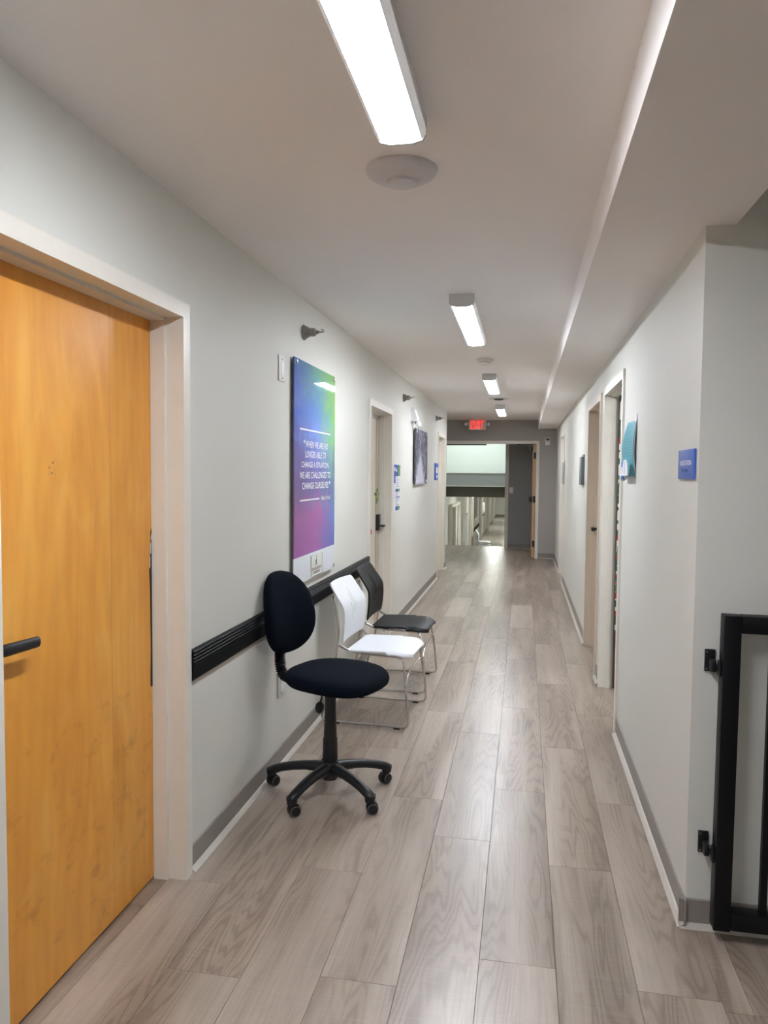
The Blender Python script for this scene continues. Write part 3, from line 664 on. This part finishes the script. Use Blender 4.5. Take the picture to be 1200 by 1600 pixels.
fig([(-0.024, -0.006), (0.002, 0.008), (0.010, 0.002), (0.004, -0.014), (0.022, -0.030), (0.012, -0.032), (-0.006, -0.016), (-0.020, -0.034), (-0.030, -0.032), (-0.010, -0.010), (-0.012, -0.002), (-0.022, -0.014)]).build('logo_figure', M_DARKINK, plq)
for zz, wd, n in ((0.942, 0.196, 10), (0.921, 0.130, 7)):          # two rows of print too small to read
    for i in range(n):
        y0 = 4.168 - PY0 - wd / 2 + wd * i / n; hh = (0.0085, 0.006, 0.0075)[i % 3]
        bx('print_mark', (0.0031, y0, zz - PZ0 - hh), (0.0035, y0 + wd / n * 0.62, zz - PZ0 + hh), M_REDINK, plq)

# green sticker and red mark on door 2
gp = empty('leaf_decal', (XL - 0.106, 6.60, 1.29)); tag(gp, 'bright green leafy decal stuck on the door above its lock', 'decal')
for i in range(7):
    a = math.radians(20 + i * 48); ca, sa = math.cos(a), math.sin(a); lf_ = 0.105 + 0.02 * (i % 2); wv = 0.02
    MB().prism([(0, 0), (ca * lf_ * 0.5 - sa * wv, (sa * lf_ * 0.5 + ca * wv) * 0.85), (ca * lf_, sa * lf_ * 0.62), (ca * lf_ * 0.5 + sa * wv, (sa * lf_ * 0.5 - ca * wv) * 0.85)], 'X', 0.0008 + i * 0.0006, 0.0035 + i * 0.0006).build('leaf', plain('decal green %d' % (i % 2), rgb(40, 74, 26) if i % 2 else rgb(150, 186, 44), 0.4), gp)
rm = empty('red_sticker', (XL - 0.106, 6.36, 0.955)); tag(rm, 'tiny red sticker low on the pale door behind the chairs', 'sticker')
bx('sticker', (0.0005, 0.0, 0.0), (0.0015, 0.045, 0.045), plain('red ink', rgb(190, 40, 44), 0.5), rm)

# notices beside door 2
def sheet(root, name, y0, y1, z0, z1, x, mat): return bx(name, (x, y0, z0), (x + 0.0008, y1, z1), mat, root)
M_NBLUE = plain('notice blue', rgb(40, 76, 170), 0.5); M_NGREEN = plain('notice green', rgb(118, 178, 84), 0.5); M_NGREY = plain('notice grey', rgb(150, 152, 158), 0.5)
nt = empty('paper_notice', (XL, 6.875, 1.13)); tag(nt, 'white paper notice with blue and green headings beside the second left door', 'notice')
sheet(nt, 'sheet', 0.0, 0.40, 0.0, 0.455, 0.0008, M_PAPER); sheet(nt, 'header', 0.03, 0.27, 0.335, 0.445, 0.0018, M_NBLUE); sheet(nt, 'header_end', 0.27, 0.385, 0.335, 0.445, 0.0018, M_NGREEN)
sheet(nt, 'side_bar', 0.03, 0.105, 0.268, 0.335, 0.0018, M_NBLUE)
sheet(nt, 'heading_bar', 0.12, 0.28, 0.185, 0.212, 0.0018, M_NBLUE); sheet(nt, 'heading_end', 0.28, 0.37, 0.185, 0.212, 0.0018, M_NGREEN)
sheet(nt, 'heading_line', 0.12, 0.37, 0.128, 0.138, 0.0018, M_NBLUE); sheet(nt, 'footer', 0.12, 0.26, 0.006, 0.045, 0.0018, M_NBLUE); sheet(nt, 'footer_end', 0.26, 0.37, 0.006, 0.045, 0.0018, M_NGREEN)
for i, zz in enumerate((0.318, 0.296, 0.274, 0.252, 0.232, 0.168, 0.150, 0.112, 0.100, 0.085, 0.070, 0.056)):
    sheet(nt, 'print_line', 0.14, 0.22 + 0.13 * ((i * 37) % 10) / 10, zz, zz + 0.006, 0.0018, M_NGREY)
for yy, zz in ((0.045, 0.385), (0.14, 0.375)): sheet(nt, 'icon', yy, yy + 0.05, zz, zz + 0.035, 0.0028, M_WHITEINK)

# waterfall picture
def falls():
    t = NT('waterfall print'); v = t.coord('Object'); s = t.sep(v)
    n = t.noise(t.coord('Object', (1, 1, 0.55)), 15, 6, 0.75, 0.8); f = t.noise(t.coord('Object', (1, 14, 0.8)), 4, 4)
    zz = t.math('DIVIDE', s[2], 0.62); yy = t.math('DIVIDE', s[1], 1.03)
    half = t.math('ADD', 0.42, t.math('MULTIPLY', zz, -0.62))
    d = t.math('SUBTRACT', t.math('ABSOLUTE', t.math('SUBTRACT', t.math('ADD', yy, t.math('MULTIPLY', t.math('SUBTRACT', n, 0.5), 0.35)), 0.40)), half)
    fall = t.math('MULTIPLY', d, -9.0, clamp=True)
    wood = t.ramp(n, [(0.40, rgb(14, 14, 22)), (0.48, rgb(62, 60, 90)), (0.54, rgb(132, 130, 164)), (0.62, rgb(226, 226, 238))])
    dark = t.math('MULTIPLY', t.math('SUBTRACT', 0.34, yy), 4.0, clamp=True)
    wood = t.mix(t.math('MULTIPLY', dark, t.math('MULTIPLY', zz, 0.75)), wood, rgb(18, 18, 26))
    water = t.ramp(f, [(0.3, rgb(168, 168, 190)), (0.6, rgb(224, 224, 238))])
    t.base(t.mix(fall, wood, water)); t.rough(0.35); return t.m
pc = empty('waterfall_picture', (XL + 0.03, 8.10, 1.37)); tag(pc, 'black and white waterfall picture panel mounted on the left wall', 'picture')
bx('panel', (-0.004, 0.0, 0.0), (0.0, 1.03, 0.62), falls(), pc)
bx('panel_edge', (-0.012, 0.003, 0.003), (-0.0042, 1.027, 0.617), M_DARKINK, pc)
for yy in (0.10, 0.95):
    for zz in (0.03, 0.59):
        MB().cyl((-0.0295, yy, zz), (-0.0122, yy, zz), 0.01, None, 12).build('standoff', M_STEEL, pc)
        MB().lathe([(0.018, 0.0003), (0.018, 0.006), (0.0, 0.007)], (0, yy, zz), (1, 0, 0), 16).build('standoff_cap', M_WHITEP, pc, 40)
# blue room sign by door 3
bs = empty('room_sign', (XL, 10.14, 1.40)); tag(bs, 'narrow blue room sign beside the last door on the left', 'sign')
bx('plate', (0.0005, 0.0, 0.0), (0.010, 0.40, 0.235), M_BLUE, bs, 0.004)
bx('white_band', (0.0102, 0.10, 0.10), (0.0110, 0.30, 0.18), M_WHITEINK, bs); bx('white_mark', (0.0102, 0.16, 0.03), (0.0110, 0.25, 0.07), M_WHITEINK, bs)

# ================================================================== RIGHT WALL FITTINGS
ns = empty('nurse_station_sign', (XR, 2.707, 1.486)); tag(ns, 'blue sign lettered in white at the right wall corner', 'sign')
bx('plate', (-0.009, -0.124, 0.0), (-0.0005, 0.124, 0.102), M_BLUE, ns, 0.003)
lettering('lettering', 'NURSE STATION', 0.185, 0.0165, (-0.009, 0.0, 0.056), (0, -1, 0), M_WHITEINK, ns, 0.0006, bold=0.018)
for i, (dx, dz) in enumerate(((-0.05, 0), (-0.05, 0.007), (-0.02, 0.003), (-0.012, 0.003), (0.0, 0.0), (0.012, 0.006), (0.02, 0.006), (0.02, 0), (0.036, 0.004), (0.044, 0))):
    MB().cyl((-0.0091, -dx, 0.028 + dz), (-0.0104, -dx, 0.028 + dz), 0.0024, None, 8).build('braille_dot', M_BLUEDK, ns)
# teal leaflet with a curled corner
def teal():
    t = NT('teal print'); v = t.coord('Object'); s = t.sep(v)
    n = t.noise(t.coord('Object', (1, 20, 130)), 1.5, 2)
    ln = t.math('GREATER_THAN', t.math('SINE', t.math('MULTIPLY', s[2], 420.0)), 0.35)
    inr = t.math('MULTIPLY', t.math('GREATER_THAN', s[2], 0.10), t.math('LESS_THAN', s[2], 0.20))
    c = t.mix(t.math('MULTIPLY', t.math('MULTIPLY', ln, inr), 0.4), t.mix(n, rgb(60, 138, 154), rgb(84, 164, 176)), rgb(36, 96, 116))
    t.base(c); t.rough(0.45); return t.m
M_TEAL = teal()
tp = empty('teal_leaflet', (XR, 4.10, 1.49)); tag(tp, 'curled teal leaflet taped on the right wall beside a door frame', 'leaflet')
def curled(name, yl, yr, z0, z1, x0, mat, parent, nx=12, nz=16, top=0.0):
    m = MB(); rows = []
    for j in range(nz + 1):
        tz = j / nz; row = []
        for i in range(nx + 1):
            ty = i / nx                                 # 0 = near camera edge, 1 = far edge
            far = yl - top * max(0.0, (tz - 0.62) / 0.38) ** 1.3
            y = yr + (far - yr) * ty
            curl = 0.022 * (ty ** 2) * max(0.0, 1 - abs(tz - 0.55) * 1.2) + 0.012 * (1 - ty) * math.sin(math.pi * tz)
            row.append((x0 - curl, y, z0 + (z1 - z0) * tz))
        rows.append(row)
    m.rings(rows, closed=False, caps=False)
    o = m.build(name, mat, parent, 60); sm = o.modifiers.new('thick', 'SOLIDIFY'); sm.thickness = 0.0012; return o
curled('sheet', 0.20, -0.185, 0.0, 0.285, -0.003, M_TEAL, tp, top=0.14)
curled('backing_sheet', 0.195, -0.195, -0.008, 0.288, -0.0012, M_PAPER, tp, top=0.15)
for pts in ([(-0.175, 0.004), (0.15, 0.004), (0.10, 0.045), (0.02, 0.05), (-0.02, 0.085), (-0.10, 0.088), (-0.15, 0.06)],):
    MB().prism(pts, 'X', -0.040, -0.036).build('printed_hands', M_PAPER, tp)
bx('fold_line', (-0.0408, -0.075, 0.015), (-0.0402, -0.066, 0.08), M_REDINK, tp); bx('fold_line', (-0.0408, 0.02, 0.015), (-0.0402, 0.03, 0.045), M_TAN, tp)
bx('tape', (-0.004, -0.19, 0.27), (-0.0025, -0.15, 0.315), M_WHITEINK, tp)
b2 = empty('room_sign', (XR, 4.37, 1.475)); tag(b2, 'blue sign half hidden behind the teal leaflet', 'sign')
bx('plate', (-0.012, -0.055, 0.0), (-0.0005, 0.055, 0.10), M_BLUE, b2, 0.004)
# two file holders further on
def holder(y, z, h, wd, label, mat):
    q = empty('wall_file_holder', (XR, y, z)); tag(q, label, 'file holder')
    bx('back_plate', (-0.008, -wd / 2, 0), (-0.0005, wd / 2, h), mat, q, 0.002); bx('pocket', (-0.030, -wd / 2, 0.0), (-0.0082, wd / 2, h * 0.92), mat, q, 0.004)
M_GREYP = plain('grey acrylic', rgb(104, 112, 116), 0.3)
holder(7.25, 1.40, 0.285, 0.24, 'grey wall file holder on the right wall past the second door', M_GREYP)
holder(10.58, 1.36, 0.32, 0.20, 'pale file holder beside the farthest right door', plain('pale acrylic', rgb(176, 178, 174), 0.4))

# ================================================================== GATE
gt = empty('metal_gate', (0.6225, 2.462, 0.0)); gt.rotation_euler = (0, math.radians(0.25), 0); tag(gt, 'black tubular metal gate hinged on the right hand wall', 'gate')
T = 0.052
bx('gate_stile', (0.0, 0.0, 0.045), (T, T, 1.062), M_GATE, gt, 0.004)
bx('gate_stile', (1.0, 0.0, 0.045), (1.0 + T, T, 1.062), M_GATE, gt, 0.004)
bx('top_rail', (T + 0.0005, 0.0, 1.062 - 0.055), (0.9995, T, 1.062), M_GATE, gt, 0.004)
bx('bottom_rail', (T + 0.0005, 0.0, 0.05), (0.9995, T, 0.105), M_GATE, gt, 0.004)
for i in range(8):
    bx('baluster', (0.141 + i * 0.107, 0.015, 0.1055), (0.161 + i * 0.107, 0.035, 1.0065), M_GATE, gt)
for zz in (0.90, 0.295):
    hp = bx('hinge_plate', (-0.036, 0.080, zz - 0.036), (-0.004, 0.0875, zz + 0.036), M_BLACK, gt, 0.002)
    bx('hinge_knuckle', (-0.026, 0.040, zz - 0.030), (-0.008, 0.0795, zz + 0.010), M_BLACK, hp, 0.006)
    MB().cyl((-0.0085, 0.042, zz - 0.012), (-0.0005, 0.042, zz - 0.012), 0.010, None, 14).build('hinge_pin', M_STEEL, hp, 40)
    bx('hinge_leaf', (-0.0085, 0.012, zz - 0.034), (-0.0005, 0.038, zz + 0.014), M_BLACK, hp, 0.002)
    for dz in (-0.028, 0.028): MB().cyl((-0.030, 0.0799, zz + dz), (-0.030, 0.0775, zz + dz), 0.004, None, 10).build('hinge_screw', M_STEEL, hp)
q = empty('wall_plate', (0.835, 2.55, 0.73)); tag(q, 'white cover plate on the wall behind the black gate', 'wall plate')
bx('cover_plate', (-0.04, -0.008, 0.0), (0.04, -0.0005, 0.12), M_OFFWHITE, q, 0.003); bx('rocker', (-0.016, -0.011, 0.03), (0.016, -0.0085, 0.09), M_WHITEP, q, 0.002)

# ================================================================== OFFICE CHAIR
OC = (-0.866, 3.315, 0.0); ROT = math.radians(-20)
oc = empty('office_chair', OC, ROT); tag(oc, 'armless black fabric swivel office chair on casters', 'office chair')
def sup(a, n): return math.copysign(abs(math.cos(a)) ** (2 / n), math.cos(a)), math.copysign(abs(math.sin(a)) ** (2 / n), math.sin(a))
# hub, legs, casters
MB().lathe([(0.022, 0.062), (0.034, 0.066), (0.040, 0.09), (0.042, 0.135), (0.036, 0.150), (0.032, 0.152)], (0, 0, 0), (0, 0, 1), 28).build('hub', M_BLACK, oc, 40)
for k in range(5):
    a = math.radians(34 + 72 * k) - ROT; ca, sa = math.cos(a), math.sin(a)
    pts = []; rad = []
    for i, (rr, zz, ww) in enumerate(((0.03, 0.118, 0.026), (0.07, 0.120, 0.024), (0.12, 0.118, 0.021), (0.18, 0.110, 0.020), (0.23, 0.099, 0.0195), (0.27, 0.086, 0.0195), (0.292, 0.077, 0.019), (0.300, 0.066, 0.016))):
        pts.append((ca * rr, sa * rr, zz)); rad.append(ww * 1.22)
    lg = MB().tube(pts, rad, 14, (1.0, 0.85)).build('base_leg', M_BLACK, oc, 50)
    MB().cyl((ca * 0.29, sa * 0.29, 0.054), (ca * 0.29, sa * 0.29, 0.084), 0.022, 0.026, 16).build('leg_socket', M_BLACK, lg, 40)
    cx, cy = ca * 0.29, sa * 0.29
    th = a + (1.9, 0.4, 2.6, 1.0, -0.6)[k]
    dx, dy = math.cos(th), math.sin(th)           # wheel axle direction
    tx, ty = -dy * 0.010, dx * 0.010              # trail
    cs_ = MB().lathe([(0.026, -0.007), (0.027, -0.004), (0.027, 0.004), (0.026, 0.007)], (cx + tx, cy + ty, 0.0275), (dx, dy, 0), 24).build('caster', M_BLACK, oc, 40)
    for sgn in (-1, 1):
        o_ = (cx + tx + dx * sgn * 0.0085, cy + ty + dy * sgn * 0.0085, 0.0265)
        MB().lathe([(0.022, 0.0), (0.026, 0.002), (0.0265, 0.010), (0.024, 0.0145), (0.012, 0.0165), (0.0, 0.017)], o_, (dx * sgn, dy * sgn, 0), 26).build('wheel', M_BLACK, cs_, 40)
        o2 = (o_[0] + dx * sgn * 0.0148, o_[1] + dy * sgn * 0.0148, 0.0265)
        MB().lathe([(0.0232, -0.0002), (0.0232, 0.0008), (0.0215, 0.0012), (0.0215, -0.0002)], o2, (dx * sgn, dy * sgn, 0), 26).build('wheel_ring', plain('wheel trim grey', rgb(120, 120, 122), 0.5), cs_, 40)
# column
MB().lathe([(0.034, 0.150), (0.036, 0.156), (0.0345, 0.250), (0.0345, 0.258), (0.031, 0.262), (0.030, 0.29), (0.0265, 0.42), (0.0265, 0.497)], (0, 0, 0), (0, 0, 1), 28).build('column_cover', M_BLACK, oc, 30)
bx('seat_plate', (-0.11, -0.08, 0.498), (0.11, 0.08, 0.5195), M_BLACK, oc, 0.006)
# seat cushion
def cushion(rings_spec, n=56):
    m = MB(); rs = []
    for sc, z, dom in rings_spec:
        ring = []
        for k in range(n):
            a = 2 * math.pi * k / n; c, s = sup(a, 2.55)
            x = c * 0.228 + 0.035; y = s * 0.235 * (1 - 0.10 * (0.5 - 0.5 * c))
            front = max(0.0, c) ** 2
            ring.append((x * sc, y * sc, z - dom * front * sc * sc * 0.016))
        rs.append(ring)
    return m.rings(rs)
ct = cushion([(0.15, 0.520, 0), (0.80, 0.520, 0.6), (0.93, 0.527, 1), (0.985, 0.540, 1), (1.0, 0.555, 1), (0.985, 0.570, 1), (0.94, 0.582, 1), (0.85, 0.590, 1), (0.6, 0.594, 0.8), (0.3, 0.594, 0.5), (0.04, 0.594, 0)])
ct.build('seat', M_FABRIC, oc, 60)
# back rest: egg outline, curved around the sitter
def backpad():
    m = MB(); n = 60; rs = []
    for sc, d in ((0.1, -0.030), (0.75, -0.030), (0.93, -0.024), (0.985, -0.012), (1.0, 0.0), (0.985, 0.014), (0.94, 0.022), (0.80, 0.028), (0.5, 0.030), (0.05, 0.030)):
        ring = []
        for k in range(n):
            a = 2 * math.pi * k / n; c, s = sup(a, 2.35)
            zz = s * 0.198; wy = 0.176 * (1 - 0.13 * s)
            y = c * wy
            y, zz = y * sc, zz * sc
            x = d + 0.055 * (y / 0.18) ** 2 * 0.55 - 0.05 * (zz / 0.2) ** 2 * (0.3 if zz < 0 else 0.55)
            ring.append((x, y, zz))
        rs.append(ring)
    return m.rings(rs)
b_ = backpad(); b_.move(Matrix.Translation((-0.262, 0, 0.828)) @ Matrix.Rotation(math.radians(-8), 4, 'Y'))
b_.build('backrest', M_FABRIC, oc, 60)
# bellows covered J bar
path = roundpath([(-0.10, 0, 0.508), (-0.285, 0, 0.506), (-0.302, 0, 0.60), (-0.290, 0, 0.69)], 0.085, 34)
dense = []
for p, q_ in zip(path, path[1:]):
    nn = max(1, int((q_ - p).length / 0.002))
    dense += [p.lerp(q_, i / nn) for i in range(nn)]
rad = []; acc = 0.0
for i, p in enumerate(dense):
    if i: acc += (p - dense[i - 1]).length
    rad.append(0.027 + 0.0042 * math.sin(acc / 0.0105 * 2 * math.pi))
MB().tube(dense, rad, 16, (1.15, 0.75)).build('bellows_stem', M_BLACK, oc, 60)
bx('stem_bracket', (-0.16, -0.035, 0.500), (-0.1102, 0.035, 0.519), M_BLACK, oc, 0.005)
kn = MB().tube(roundpath([(-0.06, 0.05, 0.505), (-0.09, 0.07, 0.45), (-0.112, 0.078, 0.385)], 0.03), 0.005, 8).build('adjust_rod', M_BLACK, oc, 50)
MB().lathe([(0.010, -0.03), (0.021, -0.018), (0.023, 0.0), (0.019, 0.016), (0.008, 0.026)], (-0.118, 0.08, 0.362), (0.25, -0.1, 1), 16).build('adjust_knob', M_BLACK, kn, 50)

# ================================================================== SLED BASE CHAIRS
def shell_grid(us, vs, fn, skip=None):
    m = MB(); V = [[m.bm.verts.new(fn(u, v)) for u in us] for v in vs]
    for j in range(len(vs) - 1):
        for i in range(len(us) - 1):
            if skip and skip(i, j): continue
            m.bm.faces.new((V[j][i], V[j][i + 1], V[j + 1][i + 1], V[j + 1][i]))
    bmesh.ops.recalc_face_normals(m.bm, faces=m.bm.faces); return m
def sled_chair(loc, rz, shell, label, name='stacking_chair', frame=None, zoff=0.0):
    root = empty(name, loc, rz); tag(root, label, 'chair'); frame = frame or M_CHROME
    hw = 0.262
    for s in (-1, 1):
        y = s * hw
        p = roundpath([(-0.205, s * 0.225, 0.76), (-0.165, s * 0.235, 0.55), (-0.195, s * 0.25, 0.30), (-0.272, y, 0.012), (0.272, y, 0.012), (0.255, y, 0.20), (0.225, s * 0.215, 0.414), (-0.02, s * 0.205, 0.4185), (-0.10, s * 0.215, 0.43), (-0.168, s * 0.235, 0.465)], 0.045, 6)
        MB().tube(p, 0.0072, 10).build('side_frame', frame, root, 60)
        for xx in (-0.17, 0.20):
            bx('foot_pad', (xx - 0.018, y - 0.009, 0.0005), (xx + 0.018, y + 0.009, 0.0075), M_BLACK, root)
    MB().tube(roundpath([(0.250, -0.258, 0.255), (0.252, -0.19, 0.325), (0.248, 0.19, 0.325), (0.250, 0.258, 0.255)], 0.09, 7), 0.006, 10).build('front_brace', frame, root, 60)
    MB().tube([(-0.03, -0.225, 0.414), (-0.03, 0.225, 0.414)], 0.006, 10).build('cross_bar', frame, root, 60)
    # seat: waterfall front, slightly dished
    def seat(u, v):
        x = -0.125 + 0.40 * v; w = 0.225 + 0.010 * v
        cornr = 0.0
        if v > 0.82: cornr = 0.075 * ((v - 0.82) / 0.18) ** 2.4
        if v < 0.06: cornr = 0.020 * ((0.06 - v) / 0.06) ** 2
        y = (w - cornr) * u
        z = 0.440 - 0.008 * math.sin(math.pi * min(1, v * 1.1)) * (1 - u * u) + (0.010 * v if v < 0.7 else 0.010 * v - 0.028 * ((v - 0.7) / 0.3) ** 2)
        if abs(u) > 0.9 and v > 0.6: z -= 0.018 * ((abs(u) - 0.9) / 0.1)
        return (x, y, z)
    us = [-1 + 2 * i / 20 for i in range(21)]; vs = [i / 20 for i in range(21)]
    o = shell_grid(us, vs, seat).build('seat', shell, root, 60)
    md = o.modifiers.new('thick', 'SOLIDIFY'); md.thickness = 0.013; md.offset = -1; bv = o.modifiers.new('round', 'BEVEL'); bv.width = 0.004; bv.segments = 2
    # back: three slots left open in the grid
    us = sorted(set([-1 + 2 * i / 16 for i in range(17)] + [-0.17, -0.135, 0.0, 0.035, 0.165, 0.20]))
    nv = 26; vs = [i / nv for i in range(nv + 1)]
    slots = {(-0.17, -0.135): (8, 16), (0.0, 0.035): (10, 19), (0.165, 0.20): (11, 21)}
    def skip(i, j):
        for (a, b), (j0, j1) in slots.items():
            if us[i] >= a - 1e-6 and us[i + 1] <= b + 1e-6 and j0 <= j < j1: return True
        return False
    def back(u, v):
        z = 0.478 + 0.352 * v
        x = -0.150 + 0.014 * math.sin(math.pi * min(1, v / 0.8)) - 0.085 * max(0.0, (v - 0.56) / 0.44) ** 1.25
        w = 0.224 + 0.010 * math.sin(math.pi * v) - 0.012 * v * v
        if v > 0.94: w -= 0.014 * ((v - 0.94) / 0.06) ** 2
        if v < 0.05: w -= 0.008
        x -= 0.022 * (1 - u * u) * (0.6 + 0.4 * v)
        bend = 0.012 * math.sin(math.pi * v)
        y = w * u + bend * (1 - u * u)
        return (x, y, z)
    o = shell_grid(us, vs, back, skip).build('backrest', shell, root, 60)
    md = o.modifiers.new('thick', 'SOLIDIFY'); md.thickness = 0.010; md.offset = 0; bv = o.modifiers.new('round', 'BEVEL'); bv.width = 0.003; bv.segments = 2
    return root
M_WSHELL = plain('white chair shell', rgb(228, 231, 235), 0.42, var=0.015)
M_BSHELL = plain('black chair shell', rgb(12, 13, 16), 0.5, var=0.1, spec=0.22)
sled_chair((-0.883, 4.497, 0.0), math.radians(-4), M_WSHELL, 'white plastic stacking chair with chrome sled base beside the office chair')
sled_chair((-0.888, 5.20, 0.0), math.radians(-1.5), M_BSHELL, 'black plastic stacking chair with chrome sled base, farthest of the row')
ch1 = sled_chair((-1.36, 26.0, ZF), 0.0, M_WSHELL, 'lower of two stacked white chairs in the corridor down the stairs')
ch2 = sled_chair((-1.355, 26.0, ZF + 0.10), 0.0, M_WSHELL, 'upper of two stacked white chairs in the corridor down the stairs')
lp = empty('purple_poster', (XS, 28.1, -0.35)); tag(lp, 'narrow purple poster on the lower corridor wall above stacked chairs', 'poster')
bx('panel', (0.015, 0.0, 0.14), (0.022, 1.7, 1.15), plain('purple print', rgb(92, 66, 112), 0.3, var=0.2, nscale=2), lp); bx('white_foot', (0.015, 0.0, 0.0), (0.022, 1.7, 0.139), M_WHITEP, lp)
